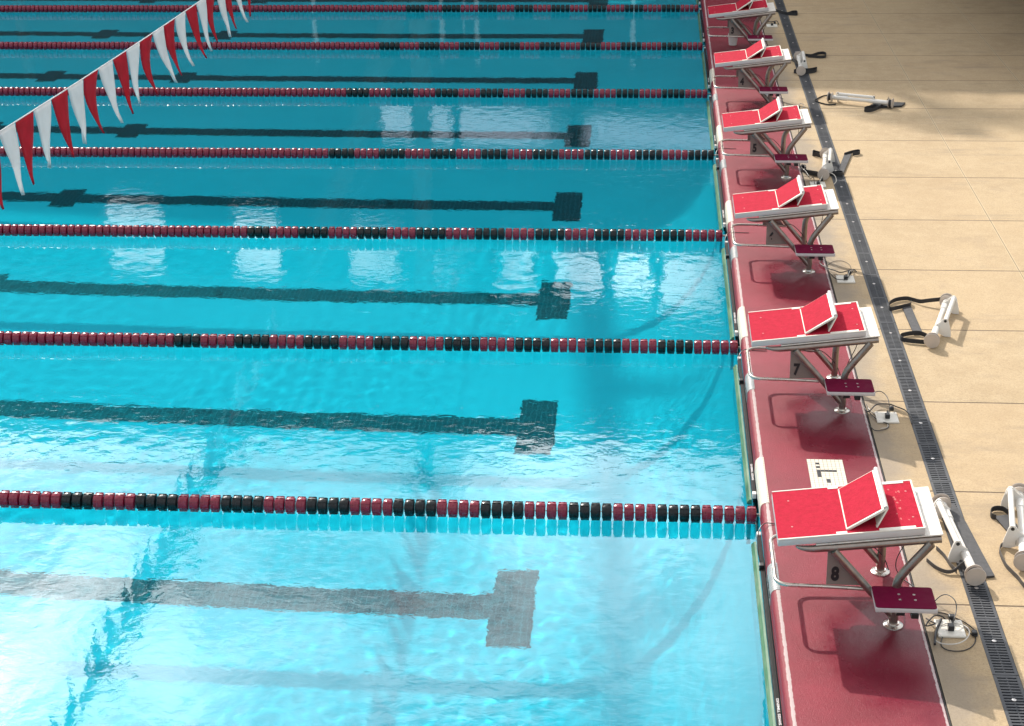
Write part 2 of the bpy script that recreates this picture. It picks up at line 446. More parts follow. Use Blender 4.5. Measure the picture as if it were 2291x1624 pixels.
for k in range(-1, 9):
    yc = (k + .5) * LW; z = -DEPTH + .004; bm = newbm(); wv = .155
    # T shaped marking with cross bars, one flat outline built from butted rectangles
    xs = [-24, -10.28, -9.98, -8.22, -7.92, -2.095, -1.765]; hw = [wv, .31, wv, .31, wv, .485]
    for i in range(6): quad(bm, xs[i], xs[i + 1], yc - hw[i], yc + hw[i], z)
    tag(recv(link('lane_marking', fin(bm), m_tile)), kind='structure')
inl = [(-2.65, .5), (-5.6, .5), (-4.10, 1.5), (-7.1, 1.5), (-2.63, 2.5), (-5.54, 2.5), (-4.08, 3.5), (-6.94, 3.5), (-2.65, 4.5), (-5.5, 4.5), (-4.05, 7.5), (-8.83, 7.5)]
m_inlet = simple('inlet_grey', (.10, .11, .115), .5); m_inlet_d = simple('inlet_dark', (.035, .04, .045), .5)
bm = newbm(); lathe(bm, [(0, .068), (.006, .068), (.008, .062), (.008, .052), (.005, .05)], 'z', 24); inr_ = fin(bm)
bm = newbm(); lathe(bm, [(0, .045), (.007, .045), (.009, .03)], 'z', 20); inc_ = fin(bm)
names8 = {.5: 'nearest black lane line', 1.5: 'second nearest black lane line', 2.5: 'third nearest black lane line', 3.5: 'fourth black lane line', 4.5: 'fifth black lane line', 7.5: 'farthest black lane line'}
p_in = None
for i, (x, k) in enumerate(inl):
    loc = (x, k * LW, -DEPTH + .005)
    if p_in is None:
        p_in = empty('floor_inlet', loc); link('rim', inr_, m_inlet, p_in, 40); link('cap', inc_, m_inlet_d, p_in, 40); o = p_in
    else:
        o = copy_tree(p_in); o.location = loc
    pos = 'nearer to the T end of the' if x == max(a for a, b in inl if b == k) else 'farther from the T end of the'
    tag(o, 'round inlet %s %s' % (pos, names8[k]), 'pool inlet', 'round inlets set in the black lane lines')
for o in list(bpy.data.objects):
    if o.parent and o.parent.name.startswith('floor_inlet'): recv(o)

# ------------------------------------------------------------------ deck and coping
bm = newbm()
quad(bm, .592, .868, -12, 70, HD); quad(bm, 1.004, 60, -12, 70, HD)
quad(bm, -200, -24, -12, 200, HD); quad(bm, -24, .592, 27.4, 200, HD); quad(bm, -24, .592, -60, -8, HD); 
quad(bm, .592, 200, -60, -12, HD); quad(bm, .592, 200, 70, 200, HD); quad(bm, 60, 200, -12, 70, HD)
m_deck = mat_deck()
tag(link('deck', fin(bm), m_deck), kind='structure')
# channel under the grate
bm = newbm()
for x0, x1, z0, z1 in ((.868, .868, 0, 0),): pass
v = [(.868, HD - .002), (.868, HD - .14), (1.004, HD - .14), (1.004, HD - .002)]
rows = [[bm.verts.new((x, y, z)) for x, z in v] for y in (-12, 40)]
for i in range(3): bm.faces.new((rows[0][i], rows[0][i + 1], rows[1][i + 1], rows[1][i]))
tag(link('drain_channel', fin(bm), simple('channel_dark', (.02, .02, .022), .6)), kind='structure')
# joint sealant strip between coping and deck
bm = newbm(); box(bm, .5805, .5915, -8, 27.4, 0.05, HD - .006)
tag(link('coping_joint', fin(bm), simple('black_sealant', (.02, .018, .017), .7)), kind='structure')
# coping
prof = [(.5800, .03), (.5800, HD - .004), (.576, HD), (.1, HD)]
for i in range(9):
    t = i / 8 * math.pi / 2; prof.append((-.178 - .040 * math.sin(t), HD - .040 + .040 * math.cos(t)))
prof += [(-.218, .085), (-.212, .078), (-.1995, .078), (-.1995, .03)]
bm = newbm(); prism(bm, prof, 'y', -8, 27.4)
bmesh.ops.triangulate(bm, faces=[f for f in bm.faces if len(f.verts) > 4])
me = fin(bm); o = link('coping', me, mat_coping()); smooth_angle(me, 35); tag(o, kind='structure')

# ------------------------------------------------------------------ drain grate panels
def make_grate():
    bm = newbm(); L2 = .2725; w0, w1 = -.0665, .0665; t = .018
    box(bm, w0, w0 + .017, -L2, L2, -t, 0); box(bm, w1 - .017, w1, -L2, L2, -t, 0)
    n = 21; p = 2 * L2 / n
    for i in range(n):
        y = -L2 + (i + .5) * p
        box(bm, w0 + .0165, w1 - .0165, y - p * .27, y + p * .27, -t, -.0008)
    box(bm, -.004, .004, -L2 + .001, L2 - .001, -t + .001, -.003)
    for yy in (-L2, L2 - .011): box(bm, w0 + .0168, w1 - .0168, yy, yy + .011, -t + .0005, -.0004)
    a = Mat('grate_plastic', (.08, .085, .095), .55); w = a.coord(True)
    c = a.ramp(a.noise(3, 5, .65, w), [(.3, (.030, .033, .042)), (.7, (.085, .086, .092))])
    c = a.mix(a.step(a.noise(24, 4, .7, w), .58, .78), c, (.13, .115, .10)); a.base(c)
    return fin(bm), a.m
gme, gm = make_grate()
bm = newbm(); lathe(bm, [(0, .012), (.0022, .012), (.003, .009)], 'z', 14); bolt_me = fin(bm)
def ordinal(i): return ['first','second','third','fourth','fifth','sixth','seventh','eighth','ninth','tenth','eleventh','twelfth','thirteenth','fourteenth','fifteenth','sixteenth','seventeenth','eighteenth','nineteenth','twentieth','twenty-first','twenty-second','twenty-third','twenty-fourth','twenty-fifth','twenty-sixth','twenty-seventh','twenty-eighth','twenty-ninth','thirtieth','thirty-first','thirty-second','thirty-third','thirty-fourth','thirty-fifth','thirty-sixth','thirty-seventh','thirty-eighth','thirty-ninth','fortieth'][i]
p_g = None
for i in range(38):
    y = .143 - .55 * 5.5 + .55 * i
    loc = (.936, y, HD - .001)
    if p_g is None:
        p_g = empty('drain_grate', loc); link('slotted_panel', gme, gm, p_g)
        link('bolt', bolt_me, m_screw, p_g, 30).location = (0.0, .05, 0); o = p_g
    else:
        o = copy_tree(p_g); o.location = loc
    tag(o, 'dark slotted drain grate panel, %s from the bottom edge of the photo' % ordinal(i), 'drain grate', 'slotted drain grates in a row along the deck')

# ------------------------------------------------------------------ lane ropes
def float_mesh():
    bm = newbm()
    lathe(bm, [(-.031, .018), (-.031, .036), (-.0275, .0455), (-.021, .0495), (-.008, .0515), (-.006, .0535), (.006, .0535), (.008, .0515), (.021, .0495), (.0275, .0455), (.031, .036), (.031, .018)], 'x', 20)
    for k in range(8):
        a = k * math.pi / 4
        r = box(bm, -.026, .026, -.0022, .0022, .046, .0545)
        bmesh.ops.rotate(bm, verts=r, cent=(0, 0, 0), matrix=Matrix.Rotation(a, 3, 'X'))
    me = fin(bm); return me
def mk_floatme(mat):
    me = float_mesh(); me.transform(Matrix.Diagonal((1, 1.05, 1.05, 1))); me.materials.append(mat); smooth_angle(me, 32); return me
fr_me = mk_floatme(m_float_red); fb_me = mk_floatme(m_float_black)
RY = [(-.022, -.043), (2.776, 2.737), (5.53, 5.491), (8.275, 8.24), (11.03, 11.045), (13.746, 13.762), (16.437, 16.471), (19.2, 19.2)]
RX = [-5.19, -6.23, -7.25, -8.28, -9.32, -10.34, -11.35, -12]
PITCHF = .0705
rope_lab = ['nearest red and black lane rope, ending between starting blocks 8 and 7',
            'red and black lane rope ending between starting blocks 7 and 6',
            'red and black lane rope ending between starting blocks 6 and 5',
            'lane rope between blocks 5 and 4, the only one with black floats at the wall',
            'red and black lane rope ending between starting blocks 4 and 3',
            'red and black lane rope ending just beyond starting block 3',
            'farthest red and black lane rope, along the very top of the photo']
for k in range(7):
    yr, yl = [v - .036 * (v + 9.57) / 5.1 for v in RY[k]]; xr = -.232 if k in (0, 1) else -.262
    def yat(x): return yr + (yl - yr) * (x - xr) / (RX[k] - xr)
    th = math.atan2((yl - yr), (RX[k] - xr)); th = math.atan((yl - yr) / (RX[k] - xr))
    root = empty('lane_rope', (xr, yr, .0588)); tag(root, rope_lab[k], 'lane rope', 'floating lane ropes across the pool')
    root.rotation_euler = (0, 0, th)
    L = 23.5 + xr; n = int(L / PITCHF)
    bm = newbm(); tube(bm, [(.0, 0, 0), (-L, 0, 0)], .0035, 6); box(bm, -.001, .055, -.008, .008, -.008, .008, .002)
    link('cable', fin(bm), m_cable, root)
    rest = {0: [], 1: []}
    for i in range(n):
        x = -.033 - i * PITCHF
        g = (i // 4) if k == 3 else max(0, (i - (5 if k in (0, 1, 2) else 4)) // 4 + 1)
        blk = (g % 2 == 0) if k == 3 else (g % 2 == 1)
        if x + xr < -4.75: blk = False
        if k == 3 and abs(x + xr + 7.93) < .036: blk = True
        rx = random.uniform(0, .78)
        if i < 100:
            o = bpy.data.objects.new('float', fb_me if blk else fr_me); COL.objects.link(o); o.parent = root
            o.location = (x + random.uniform(-.0012, .0012), random.uniform(-.0015, .0015), random.uniform(-.001, .001)); o.rotation_euler = (rx, random.uniform(-.02, .02), random.uniform(-.025, .025))
        else: rest[1 if blk else 0].append((x, rx))
    if rest[0] or rest[1]:
        bm = newbm()
        for key, me in ((0, fr_me), (1, fb_me)):
            for x, rx in rest[key]:
                a = len(bm.verts); bm.from_mesh(me); bm.verts.ensure_lookup_table()
                vs = bm.verts[a:]; 
                bmesh.ops.rotate(bm, verts=vs, cent=(0, 0, 0), matrix=Matrix.Rotation(rx, 3, 'X'))
                bmesh.ops.translate(bm, verts=vs, vec=(x, 0, 0))
                if key:
                    for v in vs:
                        for f in v.link_faces: f.material_index = 1
        me = bpy.data.meshes.new('m'); bm.to_mesh(me); bm.free(); me.materials.append(m_float_red); me.materials.append(m_float_black)
        smooth_angle(me, 32); o = link('float_run', me, None, root); tag(o, kind='stuff')
# ------------------------------------------------------------------ touchpads
txt = text_mesh('SWISS TIMING', .030, .0006, .0006)

lanes = [8, 7, 6, 5, 4, 3, 2]
for k in range(-1, 7):
    y1 = (RY[k + 1][0]) - .36 if k + 1 < 8 else 0
    y0 = (RY[k][0] + .20) if k >= 0 else -2.55
    if k == -1: y0 = -2.56
    yc = (y0 + y1) / 2; h = (y1 - y0) / 2
    lane = 8 - (k + 1)
    root = empty('touchpad', (0, yc, 0)); tag(root, 'touchpad with green edge and black top bar on the pool wall of lane %d' % lane, 'touchpad', 'touchpads hung on the pool wall')
    bm = newbm(); box(bm, -.272, -.246, -h, h, -.62, -.012, .004); recv(link('pad_panel', fin(bm), m_pool_face, root))
    bm = newbm(); prism(bm, [(-.280, -.012), (-.249, -.010), (-.249, .030), (-.262, .028), (-.279, .008)], 'y', -h, h); link('green_edge', fin(bm), m_green, root)
    bm = newbm(); box(bm, -.2445, -.221, -h, h, .052, .078, .002); box(bm, -.2385, -.228, -h + .01, h - .01, .0, .0525); link('top_bar', fin(bm), m_padtop, root)
    bm = newbm(); box(bm, -.2475, -.2447, -h, h, .056, .074); link('light_edge', fin(bm), m_padtop, root)
    for s, yy in ((1, h - .01), (-1, -h - .03)):
        bm = newbm(); box(bm, -.247, -.2215, yy, yy + .04, .05, .085, .003); link('end_bracket', fin(bm), m_plastic_white, root)
    t = link('lettering', txt, m_text if not txt.materials else None, root); t.location = (-.2325, -h + .30, .0786); t.rotation_euler = (0, 0, math.pi / 2); t.scale = (1.25, .62, 1)

# ------------------------------------------------------------------ starting block
SL = math.atan(.1213)
def zt(x): return .716 - HD + (x + .223) * .1213      # platform top height above deck
def make_block(num, first=False):
    root = empty('starting_block')
    hw = .28
    sl = lambda x0: (lambda x, y, z: (x, y, z + zt(x)))
    # white shell of the platform
    bm = newbm(); box(bm, -.223, .548, -hw, hw, -.042, -.003, .006, sl(0))
    sh = link('platform_shell', fin(bm), m_white_shell, root); smooth_angle(sh.data, 40)
    bm = newbm(); box(bm, -.2225, .538, -hw + .009, hw - .009, -.0025, .0012, 0, sl(0))
    link('grip_surface', fin(bm), m_tread, root)
    # rim and slotted guide rails
    bm = newbm()
    for s in (-1, 1):
        y0, y1 = sorted((s * hw, s * (hw - .008)))
        box(bm, -.222, .547, y0, y1, -.003, .0035, 0, sl(0))
        y0, y1 = sorted((s * (hw - .0085), s * (hw - .030)))
        box(bm, .085, .142, y0, y1, .0014, .0045, 0, sl(0))
        box(bm, .31, .50, y0, y1, .0014, .0045, 0, sl(0))
    box(bm, .5385, .5475, -hw + .0085, hw - .0085, -.003, .0035, 0, sl(0))
    link('rim', fin(bm), m_edge, root)
    bm = newbm()
    for x in (-.14, .50):
        for s in (-1, 1): lathe(bm, [(0.0012, .006), (.003, .006), (.0035, .004)], 'z', 10, (x, s * .15, zt(x)))
    link('screw', fin(bm), m_wornscrew, root)
    if num == 8:
        bm = newbm(); rq = random.Random(2)
        for i in range(11):
            x = rq.gauss(.435, .018); y = rq.uniform(-.2, .23); q = rq.uniform(.006, .013); n = 12
            bm.faces.new([bm.verts.new((x + q * math.cos(k * 6.283 / n) * rq.uniform(.7, 1.15), y + q * math.sin(k * 6.283 / n) * rq.uniform(.8, 1.5), zt(x) + .0016)) for k in range(n)])
        link('water_marks', fin(bm), simple('dried_water_mark', (.52, .085, .085), .7), root)
    # adjustable kick plate: inclined plate on a hinged prop
    x0, z0, x1, z1 = .137, zt(.137) + .006, .345, .905 - HD
    d = Vector((x1 - x0, 0, z1 - z0)).normalized(); nn = Vector((-d.z, 0, d.x)); Lf = math.hypot(x1 - x0, z1 - z0)
    def inc(u, y, w): q = Vector((x0, y, z0)) + d * u + nn * w; return (q.x, q.y, q.z)
    kw = .235
    bm = newbm(); box(bm, 0, Lf, -kw, kw, -.016, .0, .005, inc); kp = link('kick_plate', fin(bm), m_edge, root); smooth_angle(kp.data, 40)
    bm = newbm(); box(bm, .010, Lf - .030, -kw + .012, kw - .012, .0004, .0022, 0, inc); link('grip_surface', fin(bm), m_tread, kp)
    bm = newbm(); tube(bm, [inc(Lf - .008, -kw + .001, -.004), inc(Lf - .008, kw - .001, -.004)], .014, 14); b = link('top_roll', fin(bm), m_white_shell, kp); smooth_angle(b.data, 40)
    xa, za, xb, zb = x1 + .002, z1 - .016, .300, zt(.300) + .003
    d2 = Vector((xb - xa, 0, zb - za)); L2 = d2.length; d2.normalize(); n2 = Vector((d2.z, 0, -d2.x))
    def pr(u, y, w): q = Vector((xa, y, za)) + d2 * u + n2 * w; return (q.x, q.y, q.z)
    bm = newbm()
    for s in (-1, 1):
        a, b_ = sorted((s * kw, s * (kw - .022))); box(bm, 0, L2, a, b_, -.004, .004, 0, pr)
    box(bm, L2 * .18, L2 * .95, -kw + .0225, kw - .0225, -.002, .002, 0, pr)
    link('prop', fin(bm), m_edge, kp)
    # base board, proud at the back
    bm = newbm(); box(bm, -.02, .644, -hw + .003, hw - .003, -.008, 0, .001, lambda x, y, z: (x, y, z + .774 - HD - .1213 * (.644 - x)))
    link('base_board', fin(bm), m_basebd, root)
    # frame rails
    def zr(x): return .774 - HD - .1213 * (.644 - x) - .034
    for s in (-1, 1):
        bm = newbm(); y = s * (hw - .014)
        pts = [(-.125, y, zt(-.125) - .054), (-.105, y, zt(-.105) - .064), (-.07, y, zt(-.07) - .074), (-.03, y, zt(-.03) - .079), (.02, y, zr(.02) + .002), (.08, y, zr(.08)), (.3, y, zr(.3)), (.638, y, zr(.638))]
        tube(bm, pts, [.006, .012, .017, .020, .021, .021, .021, .021], 14); o = link('frame_rail', fin(bm), m_steel, root); smooth_angle(o.data, 50)
    bm = newbm()
    for x in (.06, .60): tube(bm, [(x, -hw + .014, zr(x)), (x, hw - .014, zr(x))], .015, 10)
    o = link('cross_tube', fin(bm), m_steel, root); smooth_angle(o.data, 50)
    # posts with struts
    for s in (-1, 1):
        y = s * .288
        bm = newbm(); pts = smoothpath([(.418, y, .0), (.418, y, .10), (.418, y, .22), (.428, y, .285), (.462, y, .345), (.52, y, .425), (.585, y, .512)], 4)
        tube(bm, pts, .0245, 16); o = link('post', fin(bm), m_steel, root); smooth_angle(o.data, 50)
        bm = newbm(); tube(bm, [(.075, y * .985, zr(.075) - .01), (.25, y, .250), (.408, y, .065)], .0215, 14); o = link('strut', fin(bm), m_steel, root); smooth_angle(o.data, 50)
        bm = newbm(); lathe(bm, [(0, .055), (.006, .054), (.009, .046), (.012, .033), (.02, .031)], 'z', 24, (.418, y, 0.001)); fl = link('foot_flange', fin(bm), m_steel_bright, root); smooth_angle(fl.data, 40)
    # hand grip loop
    zl = .230; r = .075; pts = []
    yy = .278
    pts.append((.262, -yy, zl - .012)); pts.append((.05, -yy, zl - .004))
    cx = -.222 + r
    for i in range(7):
        t = math.pi / 2 * i / 6; pts.append((cx - r * math.sin(t), -yy + r - r * math.cos(t), zl))
    for i in range(7):
        t = math.pi / 2 * i / 6; pts.append((cx - r * math.cos(t), yy - r + r * math.sin(t), zl))
    pts += [(.05, yy, zl - .004), (.262, yy, zl - .012)]
    bm = newbm(); tube(bm, pts, .0108, 12); o = link('grip_loop', fin(bm), m_loop, root); smooth_angle(o.data, 50)
    # number plates on both sides
    for s in (-1, 1):
        bm = newbm(); y0 = s * .262
        prism(bm, [(.046, .445), (.048, .232), (.236, .232), (.105, .40), (.085, .445)], 'y', y0 - .003, y0 + .003)
        pl = link('number_plate', fin(bm), m_plate, root)
        tm = text_mesh(str(num), .112, .0012, .0055); d = link('number', tm, m_digit, pl)
        d.location = (.092, y0 + s * .0045, .296); d.rotation_euler = (R(90), 0, 0 if s < 0 else math.pi); d.scale = (.72, 1, 1)
    # mounting step outboard of the near post
    bm = newbm(); box(bm, .284, .607, -.515, -.290, .216, .2425, .005); 
    st = link('step', fin(bm), m_white_shell, root); smooth_angle(st.data, 40)
    bm = newbm()
    pts = []
    for cx_, cy_, a0 in ((.587, -.310, 0), (.302, -.310, 90), (.302, -.495, 180), (.587, -.495, 270)):
        for i in range(5):
            t = R(a0 + 22.5 * i); pts.append((cx_ + .017 * math.cos(t), cy_ + .017 * math.sin(t)))
    prism(bm, pts, 'z', .2427, .2465); link('step_pad', fin(bm), m_step, st)
    bm = newbm()
    for sx in (.42, .50):
        for sy in (-.375, -.43): lathe(bm, [(.2466, .0075), (.2485, .0075), (.249, .005)], 'z', 12, (sx, sy, 0))
    link('screw', fin(bm), m_screw, st)
    bm = newbm(); box(bm, .395, .44, -.50, -.30, .19, .2155, .002); box(bm, .47, .51, -.52, -.47, .186, .2157, .002)
    link('step_bracket', fin(bm), m_rubber, st)
    # speaker pod under the platform
    bm = newbm(); lathe(bm, [(-.05, .03), (-.045, .04), (.045, .04), (.05, .03)], 'y', 20, (.17, -.05, zr(.17) - .03)); o = link('pod', fin(bm), m_disc, root); smooth_angle(o.data, 40)
    # loose lead hanging from rail to post
    for pts, mt in (([(.10, -.1, .40), (.20, -.02, .33), (.30, .12, .28), (.42, .27, .12), (.46, .26, .03)], m_wire_b), ([(.55, .20, .45), (.56, .22, .30), (.50, .26, .10), (.52, .24, .01), (.60, .10, .006)], m_wire_b)):
        bm = newbm(); tube(bm, smoothpath(pts, 6), .003, 6); link('lead', fin(bm), mt, root)
    return root
BY = {8: -1.318, 7: 1.482, 6: 4.330, 5: 7.105, 4: 9.92, 3: 12.74, 2: 15.56}
blk_extra = {8: 'with water spots behind its kick plate, nearest the camera', 7: 'second nearest the camera', 6: 'between blocks 5 and 7', 5: 'behind block 6',
             4: 'behind block 5, beside the white bucket', 3: 'cut by the top edge of the photo'}
for num in (8, 7, 6, 5, 4, 3):
    b = make_block(num); b.location = (0, BY[num], HD)
    tag(b, 'red topped starting block numbered %d, %s' % (num, blk_extra[num]), 'starting block', 'starting blocks along the pool edge')

# ------------------------------------------------------------------ coping insets
def mat_inset(dark=False):
    a = Mat('inset_dark' if dark else 'inset_white_tiles', (.7, .66, .58), .4); w = a.coord(True)
    br = a.node('ShaderNodeTexBrick'); a.L(w, br.inputs[0]); br.offset = 0
    mp = a.node('ShaderNodeMapping'); a.L(w, mp.inputs[0]); mp.inputs['Location'].default_value = (-.112, 0, 0); a.L(mp.outputs[0], br.inputs[0])
    br.inputs['Scale'].default_value = 1; br.inputs['Brick Width'].default_value = .0258; br.inputs['Row Height'].default_value = .0258; br.inputs['Mortar Size'].default_value = .0016
    br.inputs['Color1'].default_value = (.76, .70, .58, 1); br.inputs['Color2'].default_value = (.70, .645, .53, 1); br.inputs['Mortar'].default_value = (.25, .2, .16, 1)
    if dark:
        br.inputs['Color1'].default_value = (.26, .29, .31, 1); br.inputs['Color2'].default_value = (.36, .37, .37, 1); br.inputs['Mortar'].default_value = (.1, .1, .1, 1)
    a.base(br.outputs[0]); return a.m
m_inset = mat_inset(); m_inset_d = mat_inset(True)
def edge_strip(y0, y1, mat, name):
    pr = []
    for i in range(9):
        t = i / 8 * math.pi / 2; pr.append((-.178 - .0425 * math.sin(t), HD - .040 + .0425 * math.cos(t)))
    pr = [(-.166, HD + .0025)] + pr + [(-.2205, .10)]
    inner = [(-.2175, .10)] + [(x + .004, z - .004) for x, z in pr[-2:0:-1]] + [(-.166, HD - .002)]
    bm = newbm(); prism(bm, pr + inner, 'y', y0, y1)
    bmesh.ops.triangulate(bm, faces=[f for f in bm.faces if len(f.verts) > 4])
    me = fin(bm); o = link(name, me, mat); smooth_angle(me, 35); return o
for num, (a, b) in {8: (-.209, .432), 7: (2.55, 3.19), 6: (5.40, 6.04), 5: (8.2, 8.84), 4: (10.95, 11.6)}.items():
    tag(edge_strip(a, b, m_inset, 'tile_inset'), 'cream tile inset in the coping edge at the lane rope behind block %d' % num, 'tile inset', 'cream tile insets in the coping edge')
for num in (8, 7, 6, 5, 4):
    yb = BY[num]
    o = edge_strip(yb + .06, yb + .36, m_inset_d, 'depth_marker'); 
    tag(o, 'small blue grey depth marker tile in the coping edge in front of block %d' % num, 'depth marker', 'grey depth markers in the coping edge')
    bm = newbm(); rq = random.Random(num)
    for i in range(9):
        y0 = yb + .08 + i * .028; box(bm, -.2222, -.2208, y0, y0 + rq.uniform(.006, .016), .118 + rq.uniform(0, .02), .165 - rq.uniform(0, .02))
    link('worn_marks', fin(bm), m_digit, o)
# white mosaic with black letters in the red coping
root = empty('mosaic_marker', (.112, -.19, HD + .004)); tag(root, 'square mosaic of cream tiles with black tile letters beside block 8', 'mosaic marker')
bm = newbm(); box(bm, 0, .232, 0, .604, -.006, 0); link('tile_field', fin(bm), m_inset, root)
bm = newbm(); T = .02580
cells = [(2, 2), (2, 4), (2, 6), (3, 6), (4, 6), (5, 6), (6, 6), (2, 7), (2, 8), (2, 9), (4, 11), (4, 12)]
for c, r in cells:
    x = c * T; y1 = .604 - r * T
    box(bm, x + .0015, x + T - .0015, y1 - T + .0015, y1 - .0015, .0006, .0022)
link('letter_tiles', fin(bm), simple('dark_tile', (.035, .035, .04), .35), root)

# ------------------------------------------------------------------ outlet boxes with leads
def ribbon_wire(name, pts, z, r, mat, parent, hump=0.0):
    P = []
    n = len(pts)
    for i, p in enumerate(pts):
        zz = z + hump * math.sin(math.pi * i / (n - 1)); P.append((p[0], p[1], zz))
    bm = newbm(); tube(bm, smoothpath(P, 6), r, 7); o = link(name, fin(bm), mat, parent); smooth_angle(o.data, 60); return o
def outlet(num, x, y, plates=True):
    root = empty('outlet_box', (x, y, HD)); tag(root, 'white outlet box with tangled leads on the deck beside block %d' % num, 'outlet box', 'outlet boxes with leads beside the blocks')
    bm = newbm(); box(bm, -.075, .075, -.085, .085, .001, .014, .004); link('cover_plate', fin(bm), m_box, root)
    bm = newbm()
    for sx in (-.06, .06):
        for sy in (-.07, .07): lathe(bm, [(.0142, .005), (.016, .005)], 'z', 8, (sx, sy, 0))
    link('screw', fin(bm), m_screw, root)
    bm = newbm(); box(bm, -.016, .016, -.04, .0, .0145, .045, .004); link('plug', fin(bm), m_plug, root)
    bm = newbm(); box(bm, .004, .018, .012, .06, .0145, .034, .004); link('plug', fin(bm), m_plug, root)
    return root
ox, oy = .718, -1.635
r8 = outlet(8, ox, oy)
def rel(p, o=(ox, oy)): return [(a - o[0], b - o[1]) for a, b in p]
c8a = [(.667, -1.395), (.706, -1.372), (.738, -1.391), (.764, -1.449), (.765, -1.524), (.744, -1.599), (.72, -1.66)]
c8b = [(.661, -1.48), (.71, -1.486), (.756, -1.525), (.808, -1.575), (.85, -1.659), (.85, -1.707), (.826, -1.7), (.811, -1.661), (.795, -1.605)]
c8c = [(.605, -1.541), (.621, -1.59), (.637, -1.63), (.585, -1.665), (.605, -1.615), (.649, -1.547), (.686, -1.533), (.709, -1.552)]
c8d = [(.681, -1.562), (.653, -1.637), (.628, -1.719), (.61, -1.815)]
c8e = [(.651, -1.653), (.621, -1.735), (.622, -1.79), (.659, -1.82), (.723, -1.816), (.776, -1.774), (.807, -1.709), (.808, -1.653), (.776, -1.614), (.714, -1.601), (.673, -1.62)]
ribbon_wire('lead', rel(c8a), .03, .003, m_wire_b, r8, .05); ribbon_wire('lead', rel(c8b), .012, .0032, m_wire_b, r8)
ribbon_wire('lead', rel(c8c), .01, .004, m_wire_b, r8, .03); ribbon_wire('lead', rel(c8d), .02, .0075, m_wire_b, r8)
ribbon_wire('lead', rel(c8e), .018, .0032, m_wire_w, r8, .01); ribbon_wire('lead', rel([(a + .03, b - .03) for a, b in c8e[:8]]), .005, .003, m_wire_b, r8)
bm = newbm(); box(bm, .0, .035, .055, .09, .02, .05, .006); box(bm, .105, .135, -.07, -.035, .005, .03, .006); link('connector', fin(bm), m_plug, r8)
def outlet_w(num, cx, cy, wires):
    rt_ = outlet(num, cx, cy)
    for pts, z, rr, mt, hp in wires: ribbon_wire('lead', rel(pts, (cx, cy)), z, rr, mt, rt_, hp)
    bm = newbm(); box(bm, .03, .06, .10, .13, .01, .04, .006); link('connector', fin(bm), m_plug, rt_); return rt_
outlet_w(7, .713, 1.08, [
    ([(.638, 1.427), (.701, 1.376), (.737, 1.252), (.736, 1.11)], .03, .003, m_wire_b, .05),
    ([(.57, 1.35), (.589, 1.143), (.661, 1.249), (.746, 1.252), (.792, 1.213), (.851, 1.154), (.877, 1.034), (.869, .974)], .012, .0045, m_wire_b, .02),
    ([(.597, 1.288), (.606, 1.143), (.651, 1.024), (.711, .967), (.684, .886), (.607, .863), (.577, .961)], .01, .003, m_wire_b, 0),
    ([(.60, 1.26), (.62, 1.18), (.66, 1.10), (.70, 1.02), (.70, .93), (.65, .90)], .006, .003, m_wire_w, 0)])
outlet_w(6, .707, 3.845, [
    ([(.565, 4.376), (.528, 4.214), (.584, 4.081), (.638, 4.016), (.678, 3.973), (.743, 4.02), (.799, 4.066), (.817, 4.022)], .012, .0045, m_wire_b, .01),
    ([(.555, 4.17), (.587, 3.948), (.617, 3.797), (.672, 3.756), (.703, 3.778), (.744, 3.888), (.799, 4.066)], .014, .0035, m_wire_b, .02),
    ([(.568, 4.148), (.641, 4.287), (.727, 4.312), (.778, 4.223), (.782, 4.11)], .005, .002, m_wire_b, 0),
    ([(.72, 3.82), (.75, 3.93), (.79, 4.04)], .02, .003, m_wire_w, .03)])
outlet_w(5, .71, 6.56, [
    ([(.657, 6.734), (.672, 6.66), (.676, 6.55)], .02, .004, m_wire_b, .03),
    ([(.714, 6.532), (.754, 6.681), (.8, 6.784), (.851, 6.758), (.886, 6.665), (.886, 6.555), (.863, 6.536)], .02, .0042, m_wire_w, .05),
    ([(.61, 6.95), (.63, 7.08), (.60, 7.15), (.585, 7.05), (.62, 6.93), (.64, 6.80)], .02, .006, m_wire_b, .02)])
outlet_w(4, .70, 9.42, [
    ([(.62, 9.75), (.66, 9.62), (.65, 9.5), (.70, 9.46)], .012, .004, m_wire_b, .02),
    ([(.70, 9.46), (.76, 9.60), (.80, 9.5), (.74, 9.4)], .02, .0035, m_wire_w, .04)])
outlet_w(3, .72, 14.2, [
    ([(.66, 14.5), (.72, 14.35), (.80, 14.42), (.82, 14.28)], .012, .006, m_wire_b, .02)])
for num, y in ((8, -.60), (7, 2.15), (6, 4.95), (5, 7.75)):
    root = empty('sensor_lead', (-.2, y, HD)); tag(root, 'thin black sensor lead looping over the coping edge toward block %d' % num, 'cable', 'sensor leads over the coping edge')
    P = [(.16, .10, .006), (.06, .11, .004), (-.01, .10, .012), (-.05, .04, -.01), (-.060, -.06, -.06), (-.052, -.12, -.10), (-.04, -.17, -.125)]
    bm = newbm(); tube(bm, smoothpath(P, 6), .003, 7); link('lead', fin(bm), m_wire_b, root)
    bm = newbm(); box(bm, -.055, -.026, -.20, -.16, -.15, -.11, .004); link('connector', fin(bm), m_plug, root)

# ------------------------------------------------------------------ bucket
root = empty('bucket', (.125, 13.0 - .02, HD)); tag(root, 'small white bucket on the red coping between blocks 3 and 4', 'bucket')
bm = newbm(); lathe(bm, [(0.002, .052), (.13, .066), (.137, .069), (.143, .068), (.143, .063), (.02, .05)], 'z', 28); o = link('body', fin(bm), m_plastic_white, root, 40)
bm = newbm(); tube(bm, smoothpath([(.068, 0, .13), (.06, -.03, .165), (0, -.055, .17), (-.06, -.03, .165), (-.068, 0, .13)], 5), .0025, 6); link('handle', fin(bm), m_steel_bright, root)

